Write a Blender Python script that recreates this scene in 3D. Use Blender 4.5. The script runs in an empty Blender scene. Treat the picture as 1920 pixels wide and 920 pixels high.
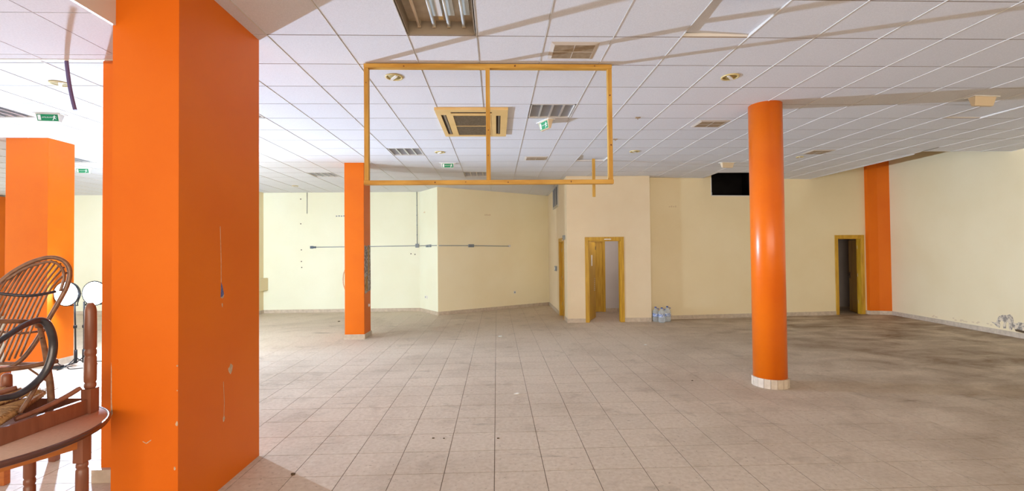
import bpy, bmesh, math, random
from mathutils import Vector, Matrix
from bpy_extras.object_utils import world_to_camera_view
SC = bpy.context.scene
COL = SC.collection
random.seed(7)

# ------------------------------------------------------------------ camera
EYE = Vector((0.0, 0.0, 1.728))
F_PX = 848.83
YAW, PIT, ROL = -.0341, .0169, -.0098
def cam_axes():
    cy, sy = math.cos(YAW), math.sin(YAW); cp, sp = math.cos(PIT), math.sin(PIT); cr, sr = math.cos(ROL), math.sin(ROL)
    Rz = Matrix(((cy, sy, 0), (-sy, cy, 0), (0, 0, 1)))
    Rx = Matrix(((1, 0, 0), (0, cp, sp), (0, -sp, cp)))
    Ry = Matrix(((cr, 0, sr), (0, 1, 0), (-sr, 0, cr)))
    return Ry @ Rx @ Rz
AX = cam_axes()
cd = bpy.data.cameras.new('camera'); cam = bpy.data.objects.new('camera', cd); COL.objects.link(cam)
cd.sensor_fit = 'HORIZONTAL'; cd.sensor_width = 36; cd.lens = F_PX / 1920 * 36; cd.clip_start = .05; cd.clip_end = 100
r, fw, up = AX[0], AX[1], AX[2]
m = Matrix((r, up, -fw)).transposed().to_4x4(); m.translation = EYE
cam.matrix_world = m
SC.camera = cam
def px_of(x, y, z):
    c = AX @ (Vector((x, y, z)) - EYE)
    if c.y < .05: return None
    return 960 + F_PX * c.x / c.y, 460 - F_PX * c.z / c.y

# ------------------------------------------------------------------ world, lights, exposure
SC.view_settings.view_transform = 'Standard'; SC.view_settings.look = 'None'
SC.view_settings.gamma = 1; SC.view_settings.use_curve_mapping = False
SC.view_settings.exposure = 0.0
w = bpy.data.worlds.new('world'); SC.world = w; w.use_nodes = True
w.node_tree.nodes['Background'].inputs[0].default_value = (1.0, .93, .84, 1)
w.node_tree.nodes['Background'].inputs[1].default_value = 0.6
LAMP = Vector((-6.65, 7.45, 1.15))
LAMP_COL = (.72, .90, 1.18)
def area(name, loc, rot, sx, sy, power, col):
    l = bpy.data.lights.new(name, 'AREA'); l.shape = 'RECTANGLE'; l.size = sx; l.size_y = sy; l.energy = power; l.color = col
    o = bpy.data.objects.new(name, l); COL.objects.link(o); o.location = loc; o.rotation_euler = rot
    return o
# added ambient fill, set in unseen windows behind and left of the camera
area('added_front_fill', (0.0, -8.9, 1.75), (math.radians(90), 0, 0), 13.0, 2.9, 910, (1.0, .84, .68))
area('added_left_fill', (-15.4, 7.0, 1.8), (math.radians(90), 0, math.radians(-90)), 10.0, 2.6, 330, (.88, .96, 1.0))
il = bpy.data.lights.new('inner_room_fill', 'POINT'); il.energy = 13; il.color = (.95, .93, 1.0); il.shadow_soft_size = .12  # unseen fill added to brighten the room behind the doorway
ilo = bpy.data.objects.new('inner_room_fill', il); COL.objects.link(ilo); ilo.location = (2.95, 11.75, 2.4)
# work light (its own point source sits in the flood head)
pl = bpy.data.lights.new('work_light_bulb', 'POINT'); pl.energy = 100; pl.color = LAMP_COL; pl.shadow_soft_size = .05
pl.use_nodes = True
nt = pl.node_tree; em = nt.nodes['Emission']; fo = nt.nodes.new('ShaderNodeLightFalloff')
fo.inputs['Strength'].default_value = 62.0; fo.inputs['Smooth'].default_value = 85.0
nt.links.new(fo.outputs['Quadratic'], em.inputs['Strength'])
plo = bpy.data.objects.new('work_light_bulb', pl); COL.objects.link(plo); plo.location = LAMP + Vector((.03, -.06, .0))

fl = area('work_light_flood', LAMP + Vector((.10, .12, .02)), (math.radians(92), 0, math.radians(-24)), .16, .16, 570, (.78, .93, 1.0))
# ------------------------------------------------------------------ materials
def s2l(c):
    return tuple(((v / 255 / 12.92) if v / 255 <= .04045 else ((v / 255 + .055) / 1.055) ** 2.4) for v in c)
def mat(name, col, col2=None, scale=4.0, detail=6, lo=.35, hi=.65, rough=.6, bump=0.0, bscale=60.0, metal=0.0,
        stretch=(1, 1, 1), rnd=0.0, spec=.5, emit=None, coat=0.0, coords='pos'):
    mt = bpy.data.materials.new(name); mt.use_nodes = True
    n = mt.node_tree.nodes; l = mt.node_tree.links; b = n['Principled BSDF']
    b.inputs['Roughness'].default_value = rough; b.inputs['Metallic'].default_value = metal
    b.inputs['Specular IOR Level'].default_value = spec
    b.inputs['Coat Weight'].default_value = coat; b.inputs['Coat Roughness'].default_value = .15
    c1 = s2l(col) + (1,)
    src = None
    if coords == 'pos':
        g = n.new('ShaderNodeNewGeometry'); vec = g.outputs['Position']
    else:
        g = n.new('ShaderNodeTexCoord'); vec = g.outputs['Object']
    mp = n.new('ShaderNodeMapping'); mp.inputs['Scale'].default_value = stretch; l.new(vec, mp.inputs[0]); vec = mp.outputs[0]
    if col2:
        no = n.new('ShaderNodeTexNoise'); no.inputs['Scale'].default_value = scale; no.inputs['Detail'].default_value = detail
        l.new(vec, no.inputs['Vector'])
        cr = n.new('ShaderNodeValToRGB'); cr.color_ramp.elements[0].position = lo; cr.color_ramp.elements[1].position = hi
        cr.color_ramp.elements[0].color = c1; cr.color_ramp.elements[1].color = s2l(col2) + (1,)
        l.new(no.outputs[0], cr.inputs[0]); src = cr.outputs[0]
    if rnd:
        oi = n.new('ShaderNodeObjectInfo'); hs = n.new('ShaderNodeHueSaturation')
        ma = n.new('ShaderNodeMath'); ma.operation = 'MULTIPLY_ADD'; ma.inputs[1].default_value = rnd * 2; ma.inputs[2].default_value = 1 - rnd
        l.new(oi.outputs['Random'], ma.inputs[0]); l.new(ma.outputs[0], hs.inputs['Value'])
        if src: l.new(src, hs.inputs['Color'])
        else: hs.inputs['Color'].default_value = c1
        src = hs.outputs[0]
    if src: l.new(src, b.inputs['Base Color'])
    else: b.inputs['Base Color'].default_value = c1
    if bump:
        nb = n.new('ShaderNodeTexNoise'); nb.inputs['Scale'].default_value = bscale; nb.inputs['Detail'].default_value = 3
        l.new(vec, nb.inputs['Vector'])
        bp = n.new('ShaderNodeBump'); bp.inputs['Strength'].default_value = bump; bp.inputs['Distance'].default_value = .01
        l.new(nb.outputs[0], bp.inputs['Height']); l.new(bp.outputs[0], b.inputs['Normal'])
    if emit:
        b.inputs['Emission Color'].default_value = emit[0] + (1,); b.inputs['Emission Strength'].default_value = emit[1]
    return mt

M = {}
M['ceiling_tile'] = mat('mineral_fibre_tile', (230, 231, 236), (220, 221, 226), 90, 3, .3, .7, .9, .25, 260, rnd=.015, spec=.1)
M['tile_edge'] = mat('shaded_tile_edge', (150, 136, 122), rough=.9)  # brown edge colour stands in for shade in the gaps of lifted tiles
M['ceiling_grid'] = mat('white_ceiling_grid', (222, 218, 212), rough=.5)
M['plenum'] = mat('plenum_slab', (70, 62, 55), rough=.9)
M['void'] = mat('black_void', (16, 14, 15), (26, 24, 25), 3, rough=.7, spec=.1)
M['cream_brightened'] = mat('cream_paint_brightened', (250, 240, 208), (246, 234, 198), .9, 8, .35, .7, .85, .12, 45, spec=.15)  # cream lightened to stand in for light missing on the angled wall
M['cream_cool_lit'] = mat('cream_paint_cool_lit', (244, 245, 224), (240, 240, 216), .9, 8, .35, .7, .85, .12, 45, spec=.15)  # cream with the work light's cool greenish cast put into the colour
M['cream'] = mat('cream_wall_paint', (244, 229, 192), (239, 222, 182), .9, 8, .35, .7, .85, .12, 45, spec=.15)
M['block'] = mat('pale_cream_wall_paint', (240, 224, 194), (234, 216, 184), 1.3, 8, .35, .7, .85, .15, 40, spec=.15)
M['pale'] = mat('pale_grey_wall_paint', (214, 208, 205), (206, 200, 196), 1.2, 6, rough=.85)
M['orange'] = mat('orange_column_paint', (230, 114, 4), (224, 106, 2), 1.4, 7, .35, .7, .5, .06, 35, spec=.3)
M['orange_gloss'] = mat('glossy_orange_column_paint', (234, 114, 4), (226, 104, 2), 2.0, 7, .35, .7, .3, .05, 30, spec=.5)
M['base'] = mat('beige_baseboard_tile', (210, 194, 174), (192, 176, 156), 14, 8, .35, .65, .45, rnd=.04)
M['wood_frame'] = mat('pine_bar', (208, 162, 70), (184, 134, 40), 3.0, 6, .35, .65, .55, stretch=(6, 6, 1.0))
M['wood_frame_x'] = mat('pine_bar_across', (208, 162, 70), (184, 134, 40), 3.0, 6, .35, .65, .55, stretch=(1, 6, 6))
M['knot'] = mat('pine_knot', (110, 60, 22), rough=.6)
M['door_wood'] = mat('honey_door_veneer', (214, 170, 50), (190, 142, 28), 3.0, 6, .35, .65, .4, stretch=(7, 7, .7))
M['brown_wood'] = mat('reddish_brown_turned_wood', (150, 94, 68), (126, 74, 52), 4.0, 6, .3, .7, .4, stretch=(6, 6, 1), coat=.2)
M['apron_wood'] = mat('orange_apron_wood', (196, 116, 52), (176, 98, 40), 5.0, 6, .3, .7, .5, stretch=(2, 2, 8))
M['edge_wood'] = mat('dark_moulded_table_edge', (92, 52, 42), (74, 40, 34), 5.0, 6, rough=.28, coat=.4)
M['laminate'] = mat('pinkish_beige_laminate', (206, 176, 158), (198, 168, 150), 60, 4, rough=.45)
M['rattan'] = mat('brown_rattan_cane', (148, 108, 80), (110, 78, 58), 30.0, 5, .3, .7, .4, coat=.2)
M['dark_rattan'] = mat('dark_bentwood_hoop', (52, 50, 58), (38, 36, 44), 20.0, 4, rough=.3, coat=.4)
M['rush'] = mat('straw_rush', (188, 146, 96), (146, 106, 62), 60.0, 4, .3, .7, .85, stretch=(1, 1, 1))
M['black'] = mat('black_stand_metal', (24, 24, 28), rough=.4)
M['cable'] = mat('black_cable_rubber', (30, 28, 28), rough=.5)
M['conduit'] = mat('grey_conduit_plastic', (150, 156, 158), rough=.5)
M['box_grey'] = mat('grey_junction_box_plastic', (132, 142, 150), rough=.5)
M['box_dark'] = mat('dark_junction_box_plastic', (70, 86, 104), rough=.5)
M['white'] = mat('white_plastic', (232, 230, 226), rough=.4)
M['cream_plastic'] = mat('yellowed_cream_plastic', (232, 198, 134), (222, 186, 120), 3.0, 5, rough=.45)
M['grille'] = mat('dusty_filter_grille', (136, 126, 106), (118, 108, 88), 40, 5, rough=.8)
M['vent'] = mat('dusty_vent_grille', (176, 156, 130), (160, 140, 114), 20, 5, rough=.7)
M['vent_frame'] = mat('grey_beige_vent_frame', (206, 196, 184), rough=.5)
M['gap_dark'] = mat('dark_slot', (48, 32, 20), rough=.8)
M['gold'] = mat('yellowed_downlight_metal', (222, 206, 150), (206, 186, 126), 20, 3, rough=.35)
M['gold_dark'] = mat('downlight_recess', (168, 150, 92), rough=.4)
M['lum_inner'] = mat('dusty_luminaire_tray', (206, 190, 164), (186, 166, 136), 12, 6, .3, .7, .5)
M['lum_edge'] = mat('luminaire_side_metal', (150, 136, 118), rough=.6)  # brown-grey side panels, darker than the tray
M['tube'] = mat('fluorescent_tube_glass', (232, 240, 240), rough=.15)
M['tube_old'] = mat('beige_fluorescent_tube', (226, 206, 178), rough=.3)
M['reflector'] = mat('pale_reflector_strip', (214, 222, 220), rough=.25, metal=.1)
M['louver'] = mat('satin_louver_metal', (196, 196, 198), rough=.3, metal=.5)
M['green'] = mat('exit_sign_green', (0, 138, 86), rough=.4)
M['sign_white'] = mat('exit_sign_white', (235, 240, 236), rough=.4)
M['plaster'] = mat('exposed_grey_plaster', (196, 188, 178), (120, 110, 102), 22, 8, .38, .6, .9, .5, 40)
M['plaster_dark'] = mat('grey_crumbling_plaster', (150, 140, 130), (226, 210, 184), 16, 9, .42, .56, .9, .6, 30)
M['bare_wood'] = mat('bare_board', (214, 176, 112), (150, 112, 64), 9, 7, .35, .6, .8, stretch=(4, 4, .8))
M['chip'] = mat('bare_plaster_chip', (216, 190, 160), (190, 160, 130), 50, 4, rough=.9)
M['blue_chip'] = mat('old_blue_paint', (70, 80, 140), (110, 112, 150), 60, 3, rough=.7)
M['paper'] = mat('white_paper', (232, 230, 222), rough=.8)
M['crumb'] = mat('dark_crumb', (90, 72, 48), rough=.9)
M['metal'] = mat('brushed_metal', (190, 190, 190), rough=.3, metal=.8)
M['sign_housing'] = mat('yellowed_sign_housing', (218, 198, 166), rough=.5)
M['purple'] = mat('grey_violet_conduit', (96, 84, 128), rough=.6)
M['blue_cap'] = mat('blue_bottle_cap', (40, 70, 150), rough=.4)
M['blue_label'] = mat('blue_bottle_label', (70, 110, 190), (220, 228, 240), 40, 3, .45, .55, .4)
M['picture'] = mat('leafy_print', (236, 240, 232), (120, 150, 110), 9, 3, .52, .58, .5)
M['sprig'] = mat('green_print_line', (96, 128, 84), rough=.6)
M['hole'] = mat('dark_wall_hole', (90, 84, 78), rough=.9)
M['filler'] = mat('wall_filler_patch', (226, 206, 170), rough=.9)
M['lamp_glow'] = mat('lamp_glow', (255, 255, 255), emit=((.8, .93, 1.0), 6.0))

def floor_mat():
    mt = mat('beige_floor_tile', (220, 205, 186), (206, 188, 166), 26, 8, .3, .7, .62, .08, 90, rnd=.025, spec=.2)
    n = mt.node_tree.nodes; l = mt.node_tree.links; b = n['Principled BSDF']
    src = b.inputs['Base Color'].links[0].from_socket
    g = n.new('ShaderNodeNewGeometry')
    def layer(src, scale, stretch, lo, hi, col, amt, rot=0, detail=9, rough=.6, side=False):
        mp = n.new('ShaderNodeMapping'); mp.inputs['Scale'].default_value = stretch; mp.inputs['Rotation'].default_value[2] = rot
        l.new(g.outputs['Position'], mp.inputs[0])
        no = n.new('ShaderNodeTexNoise'); no.inputs['Scale'].default_value = scale; no.inputs['Detail'].default_value = detail
        no.inputs['Roughness'].default_value = rough; no.inputs['Distortion'].default_value = .4
        l.new(mp.outputs[0], no.inputs['Vector'])
        mr = n.new('ShaderNodeMapRange'); mr.inputs['From Min'].default_value = lo; mr.inputs['From Max'].default_value = hi
        mr.inputs['To Max'].default_value = amt; l.new(no.outputs[0], mr.inputs['Value'])
        fac = mr.outputs[0]
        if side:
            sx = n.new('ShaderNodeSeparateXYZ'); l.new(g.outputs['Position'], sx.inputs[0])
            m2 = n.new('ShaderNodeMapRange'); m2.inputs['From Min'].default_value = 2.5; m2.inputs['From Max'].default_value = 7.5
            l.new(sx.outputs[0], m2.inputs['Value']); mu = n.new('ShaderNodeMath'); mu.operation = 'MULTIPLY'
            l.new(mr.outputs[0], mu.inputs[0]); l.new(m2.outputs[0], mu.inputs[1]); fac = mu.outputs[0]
        mx = n.new('ShaderNodeMix'); mx.data_type = 'RGBA'; mx.inputs['B'].default_value = s2l(col) + (1,)
        l.new(fac, mx.inputs['Factor']); l.new(src, mx.inputs['A'])
        return mx.outputs['Result']
    src = layer(src, .55, (1, 1, 1), .48, .80, (128, 104, 76), .45)              # broad grime
    src = layer(src, 2.6, (1, 1, 1), .56, .76, (110, 90, 62), .34)              # blotches
    src = layer(src, 34, (1, 1, 1), .60, .72, (120, 100, 76), .55, detail=6)    # speckle
    src = layer(src, 1.5, (.5, 2.0, 1), .64, .73, (90, 72, 46), .5, .25)
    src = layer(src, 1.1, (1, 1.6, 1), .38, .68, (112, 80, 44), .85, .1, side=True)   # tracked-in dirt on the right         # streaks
    l.new(src, b.inputs['Base Color'])
    return mt
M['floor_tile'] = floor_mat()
M['grout'] = mat('brown_grout', (108, 88, 68), rough=.9)
def plastic():
    mt = bpy.data.materials.new('clear_bottle_plastic'); mt.use_nodes = True
    n = mt.node_tree.nodes; l = mt.node_tree.links; b = n['Principled BSDF']
    b.inputs['Base Color'].default_value = (.78, .84, .9, 1); b.inputs['Roughness'].default_value = .12
    tr = n.new('ShaderNodeBsdfTransparent'); tr.inputs[0].default_value = (.9, .94, .97, 1)
    lw = n.new('ShaderNodeLayerWeight'); lw.inputs[0].default_value = .35
    mr = n.new('ShaderNodeMapRange'); mr.inputs['To Min'].default_value = .28; mr.inputs['To Max'].default_value = .75
    l.new(lw.outputs['Facing'], mr.inputs[0])
    mx = n.new('ShaderNodeMixShader'); l.new(mr.outputs[0], mx.inputs[0]); l.new(tr.outputs[0], mx.inputs[1]); l.new(b.outputs[0], mx.inputs[2])
    l.new(mx.outputs[0], n['Material Output'].inputs[0])
    return mt
M['bottle'] = plastic()

# ------------------------------------------------------------------ mesh helpers
class MB:
    """collects quads and tubes; build() links them as ONE mesh object (world coordinates)"""
    def __init__(s): s.v = []; s.f = []; s.sm = []
    def add(s, vs, fs, smooth=False):
        k = len(s.v); s.v += [tuple(v) for v in vs]
        for f in fs: s.f.append([i + k for i in f]); s.sm.append(smooth)
        return s
    def box(s, a, b, M4=None):
        (x0, y0, z0), (x1, y1, z1) = a, b
        vs = [(x0, y0, z0), (x1, y0, z0), (x1, y1, z0), (x0, y1, z0), (x0, y0, z1), (x1, y0, z1), (x1, y1, z1), (x0, y1, z1)]
        if M4: vs = [tuple(M4 @ Vector(v)) for v in vs]
        return s.add(vs, [(3, 2, 1, 0), (4, 5, 6, 7), (0, 1, 5, 4), (1, 2, 6, 5), (2, 3, 7, 6), (3, 0, 4, 7)])
    def prism(s, poly, z0, z1):
        n = len(poly)
        vs = [(x, y, z0) for x, y in poly] + [(x, y, z1) for x, y in poly]
        return s.add(vs, [tuple(range(n))[::-1], tuple(range(n, 2 * n))] + [(i, (i + 1) % n, n + (i + 1) % n, n + i) for i in range(n)])
    def slab(s, pts, out):
        """flat polygon of 3D points given thickness by vector out"""
        n = len(pts); o = Vector(out)
        vs = [Vector(p) for p in pts] + [Vector(p) + o for p in pts]
        return s.add(vs, [tuple(range(n))[::-1], tuple(range(n, 2 * n))] + [(i, (i + 1) % n, n + (i + 1) % n, n + i) for i in range(n)])
    def lathe(s, prof, c, n=24, smooth=True, axis='z', phase=0):
        vs = []; fs = []
        for (rr, h) in prof:
            for k in range(n):
                a = 2 * math.pi * k / n + phase
                p = (rr * math.cos(a), rr * math.sin(a), h)
                if axis == 'y': p = (p[0], h, p[1])
                if axis == 'x': p = (h, p[0], p[1])
                vs.append((c[0] + p[0], c[1] + p[1], c[2] + p[2]))
        for j in range(len(prof) - 1):
            for k in range(n):
                k2 = (k + 1) % n
                fs.append((j * n + k, j * n + k2, (j + 1) * n + k2, (j + 1) * n + k))
        s.add(vs, fs, smooth)
        m0 = len(s.v) - len(vs)
        if prof[0][0] > 1e-4: s.f.append([m0 + k for k in range(n)][::-1]); s.sm.append(False)
        if prof[-1][0] > 1e-4: s.f.append([m0 + (len(prof) - 1) * n + k for k in range(n)]); s.sm.append(False)
        return s
    def tube(s, pts, rad, n=8, sub=4, flat=1.0):
        P = [Vector(p) for p in pts]; R = rad if isinstance(rad, (list, tuple)) else [rad] * len(P)
        if len(P) > 2 and sub > 1:
            Q = []; RR = []
            for i in range(len(P) - 1):
                p0 = P[max(i - 1, 0)]; p1 = P[i]; p2 = P[i + 1]; p3 = P[min(i + 2, len(P) - 1)]
                for k in range(sub):
                    t = k / sub
                    Q.append(.5 * ((2 * p1) + (p2 - p0) * t + (2 * p0 - 5 * p1 + 4 * p2 - p3) * t * t + (-p0 + 3 * p1 - 3 * p2 + p3) * t ** 3))
                    RR.append(R[i] * (1 - t) + R[i + 1] * t)
            Q.append(P[-1]); RR.append(R[-1]); P, R = Q, RR
        vs = []; fs = []; nrm = None
        for i, p in enumerate(P):
            t = (P[min(i + 1, len(P) - 1)] - P[max(i - 1, 0)]).normalized()
            if nrm is None:
                nrm = t.cross(Vector((0, 0, 1)))
                if nrm.length < .05: nrm = t.cross(Vector((1, 0, 0)))
            nrm = (nrm - t * nrm.dot(t)).normalized(); bn = t.cross(nrm)
            for k in range(n):
                a = 2 * math.pi * k / n
                vs.append(p + (nrm * math.cos(a) + bn * math.sin(a) * flat) * R[i])
        for i in range(len(P) - 1):
            for k in range(n):
                k2 = (k + 1) % n
                fs.append((i * n + k, i * n + k2, (i + 1) * n + k2, (i + 1) * n + k))
        fs.append(tuple(range(n))[::-1]); fs.append(tuple(range((len(P) - 1) * n, len(P) * n)))
        k0 = len(s.f); s.add(vs, fs, True); s.sm[-1] = s.sm[-2] = False
        return s
    def mesh(s, name):
        me = bpy.data.meshes.new(name); me.from_pydata(s.v, [], s.f); me.polygons.foreach_set('use_smooth', s.sm)
        bm = bmesh.new(); bm.from_mesh(me); bmesh.ops.recalc_face_normals(bm, faces=bm.faces); bm.to_mesh(me); bm.free()
        me.update(); return me
    def build(s, name, m_, parent=None, bevel=0, label=None, kind=None, cat=None, group=None):
        o = bpy.data.objects.new(name, s.mesh(name)); COL.objects.link(o)
        o.data.materials.append(m_ if not isinstance(m_, str) else M[m_])
        if parent is not None: attach(o, parent)
        if bevel:
            b = o.modifiers.new('bevel', 'BEVEL'); b.width = bevel; b.segments = 2; b.limit_method = 'ANGLE'
        tag(o, label, cat, group, kind)
        return o
def tag(o, label=None, cat=None, group=None, kind=None):
    if label: o['label'] = label
    if cat: o['category'] = cat
    if group: o['group'] = group
    if kind: o['kind'] = kind
    return o
def world_loc(o):
    v = Vector(o.location)
    while o.parent: o = o.parent; v += Vector(o.location)
    return v
def attach(o, parent):
    """mesh is in world coordinates: undo the parent's offset"""
    o.parent = parent; o.location = -world_loc_of(parent)
def world_loc_of(p):
    v = Vector(p.location)
    q = p.parent
    while q: v = v + Vector(q.location); q = q.parent
    return v
def thing(name, loc, label, cat, group=None):
    o = bpy.data.objects.new(name, None); COL.objects.link(o); o.location = loc; o.empty_display_size = .1
    return tag(o, label, cat, group)
def root_struct(name, loc=(0, 0, 0)):
    o = bpy.data.objects.new(name, None); COL.objects.link(o); o.location = loc; o['kind'] = 'structure'; return o
def frame_matrix(p, q, out=1):
    """x along p->q, y outwards (left of p->q times out), z up, origin p"""
    p = Vector((p[0], p[1], 0)); q = Vector((q[0], q[1], 0)); x = (q - p).normalized(); y = Vector((-x.y, x.x, 0)) * out
    m4 = Matrix(((x.x, y.x, 0, p.x), (x.y, y.y, 0, p.y), (0, 0, 1, 0), (0, 0, 0, 1)))
    return m4, (q - p).length
ROT = lambda c, a: Matrix.Translation(c) @ Matrix.Rotation(a, 4, 'Z')

# ------------------------------------------------------------------ walls
H = 3.625
def wall(name, p, q, m_, holes=(), z1=3.75, th=.12, out=1, base=True, s_ext=(0, 0)):
    m4, L = frame_matrix(p, q, out); mb = MB()
    s0, s1 = -s_ext[0], L + s_ext[1]
    cuts = sorted(holes); s = s0
    for (a, b, za, zb) in cuts:
        mb.box((s, 0, 0), (a, th, z1), m4)
        if za > 0: mb.box((a, 0, 0), (b, th, za), m4)
        if zb < z1: mb.box((a, 0, zb), (b, th, z1), m4)
        s = b
    mb.box((s, 0, 0), (s1, th, z1), m4)
    o = mb.build(name, m_, kind='structure')
    if base:
        bb = root_struct(name.replace('wall', 'baseboard')); s = s0
        spans = []
        for (a, b, za, zb) in cuts:
            if za <= 0: spans.append((s, a - .085)); s = b + .085
        spans.append((s, s1))
        for (a, b) in spans:
            x = a
            while x < b - .01:
                e = min(x + .397, b)
                MB().box((x + .0012, -.014, 0), (e - .0012, 0.0, .10), m4).build('baseboard_tile', 'base', bb, bevel=.002)
                x = e
    return o, m4
wA, _ = wall('wall_back_left', (-7.0, 13.85), (-2.33, 13.85), 'cream_cool_lit', s_ext=(.1, .05))
wJ, mJ = wall('wall_back_jog', (-2.33, 13.85), (-1.66, 12.82), 'cream_cool_lit', s_ext=(0, 0))
wB, mB_ = wall('wall_back_angled', (-1.66, 12.82), (1.73, 14.96), 'cream_brightened', s_ext=(0, .12))
wC, mC = wall('wall_block_side', (1.73, 14.96), (1.74, 11.12), 'block', holes=[(2.52, 3.23, 0, 2.03)], th=.10)
wK, mK = wall('wall_block_front', (1.74, 11.12), (3.82, 11.12), 'block', holes=[(.525, 1.325, 0, 2.02)], th=.12)
wall('wall_block_right', (3.82, 11.242), (3.82, 11.52), 'block', th=.10, base=False)
D0, D1 = (3.82, 11.38), (9.98, 11.875)
wD, mD = wall('wall_back_right', D0, D1, 'cream', holes=[(1.765, 2.97, 3.175, 4.4), (5.31, 6.00, 0, 2.04)], z1=4.4, s_ext=(0, .9))
R0, R1 = (10.47, 12.0), (8.47 - 4 * 2 / 17, -9.0)
wR, mR = wall('wall_right', R0, R1, 'cream', z1=4.4, out=1)
wall('wall_far_left', (-16.2, 14.2), (-7.2, 14.2), 'cream_cool_lit')
wall('wall_left', (-15.6, -9.0), (-15.6, 14.2), 'cream', holes=[(11.0, 21.0, .5, 3.1)], out=1)
wall('wall_front', (8.4, -9.0), (-15.6, -9.0), 'cream', holes=[(1.8, 15.0, .3, 3.2)], out=1)
def glazing(name, m4, a, b, z0, z1, n):
    f = root_struct(name); fr = MB()
    for i in range(n + 1):
        x = a + (b - a) * i / n; fr.box((x - .03, .02, z0), (x + .03, .08, z1), m4)
    fr.box((a, .02, z0), (b, .08, z0 + .05), m4).box((a, .02, z1 - .05), (b, .08, z1), m4)
    fr.build('window_frame', 'white', f)
m4w, _ = frame_matrix((8.4, -9.0), (-15.6, -9.0)); glazing('added_window_1', m4w, 1.8, 15.0, .3, 3.2, 6)  # unseen window added around the front fill light
m4w, _ = frame_matrix((-15.6, -9.0), (-15.6, 14.2)); glazing('added_window_2', m4w, 11.0, 21.0, .5, 3.1, 5)  # unseen window put in to hold the left fill light
# back pilaster at the left end of the back wall, with the square ledge on it
pil = MB().box((-8.0, 12.7, 0), (-7.0, 14.2, 3.75)).build('trim_1', 'cream', kind='structure')
bb = root_struct('baseboard_left')
for y0 in (12.70, 13.10, 13.50):
    MB().box((-7.0, y0 + .001, 0), (-6.986, min(y0 + .396, 13.835), .10)).build('baseboard_tile', 'base', bb)
MB().box((-7.2, 13.25, .69), (-6.86, 13.84, 1.06)).build('wall_ledge', 'cream', bevel=.01, label='small cream boxed-in ledge low on the back wall beside the big orange pillar', cat='ledge')

# interior rooms behind the doorways
rm = MB(); rm.box((1.86, 13.10, 0), (3.80, 13.2, 2.7)).box((3.70, 11.24, 0), (3.80, 13.1, 2.7)).box((1.84, 11.24, 2.6), (3.8, 13.2, 2.7))
rm.build('wall_inner_room', 'pale', kind='structure')
rm = MB(); rm.box((8.6, 13.5, 0), (10.9, 13.6, 2.7)).box((8.6, 11.98, 0), (8.7, 13.5, 2.7)).box((10.8, 12.0, 0), (10.9, 13.5, 2.7)).box((8.6, 12.02, 2.5), (10.9, 13.6, 2.6))
rm.build('wall_inner_store', 'pale', kind='structure')
bb = root_struct('baseboard_inner')
MB().box((3.16, 13.085, 0), (3.70, 13.10, .10)).build('baseboard_tile', 'base', bb)
MB().box((8.7, 13.485, 0), (10.2, 13.50, .10)).build('baseboard_tile', 'base', bb)

# ------------------------------------------------------------------ doors
def door_frame(name, m4, a, b, top, depth=.12, w_=.085):
    r = root_struct(name)
    for s in (-1, 1):
        x = a if s < 0 else b
        MB().box((min(x, x + s * w_), -.018, 0), (max(x, x + s * w_), 0, top + w_), m4).build('casing', 'door_wood', r, bevel=.004)
        MB().box((min(x, x - s * .018), -.004, 0), (max(x, x - s * .018), depth + .01, top), m4).build('jamb', 'door_wood', r)
    MB().box((a, -.018, top), (b, 0, top + w_), m4).build('casing', 'door_wood', r, bevel=.004)
    MB().box((a, -.004, top - .018), (b, depth + .01, top), m4).build('jamb', 'door_wood', r)
    return r
def leaf(root, hinge, end, hz=2.0, t=.038, side=1, handle=True, dark=False, z0=.008):
    m4, L = frame_matrix(hinge, end, side)
    lf = MB().box((0.0, 0, z0), (L, t, hz), m4).build('leaf', 'door_wood', root, bevel=.003)
    for z in (.28, 1.0, 1.75):
        MB().box((-.006, -.004, z), (.02, t + .003, z + .09), m4).build('hinge', 'metal', lf)
    if handle:
        for yy in (-.055, t + .015):
            h = MB(); h.box((L - .085, min(yy, t / 2), 1.02), (L - .065, max(yy + .012, t / 2), 1.04), m4)
            h.box((L - .19, yy, 1.02), (L - .065, yy + .018, 1.042), m4)
            h.build('handle', 'black', lf, bevel=.004)
        MB().box((L - .095, -.006, .93), (L - .055, t + .006, 1.10), m4).build('handle_plate', 'black', lf)
    return lf, m4
d1 = door_frame('door_1', mK, .525, 1.325, 2.02)
lf, m4 = leaf(d1, (2.30, 11.262), (2.625, 11.99), 1.99, side=1, handle=False)
MB().box((.28, -.004, 1.38), (.42, -.001, 1.66), m4).build('paper_notice', 'paper', lf, label='white paper sheet taped to the door leaf')
for k in range(7):
    MB().box((.68 - .012 * k, -.003, 1.02 - .05 * k), (.72 - .004 * k, -.0005, 1.045 - .05 * k), m4).build('tape_mark', 'paper', lf)
MB().box((2.66, 11.098, 2.035), (2.83, 11.1015, 2.062)).build('door_tag', 'white', d1)
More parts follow.
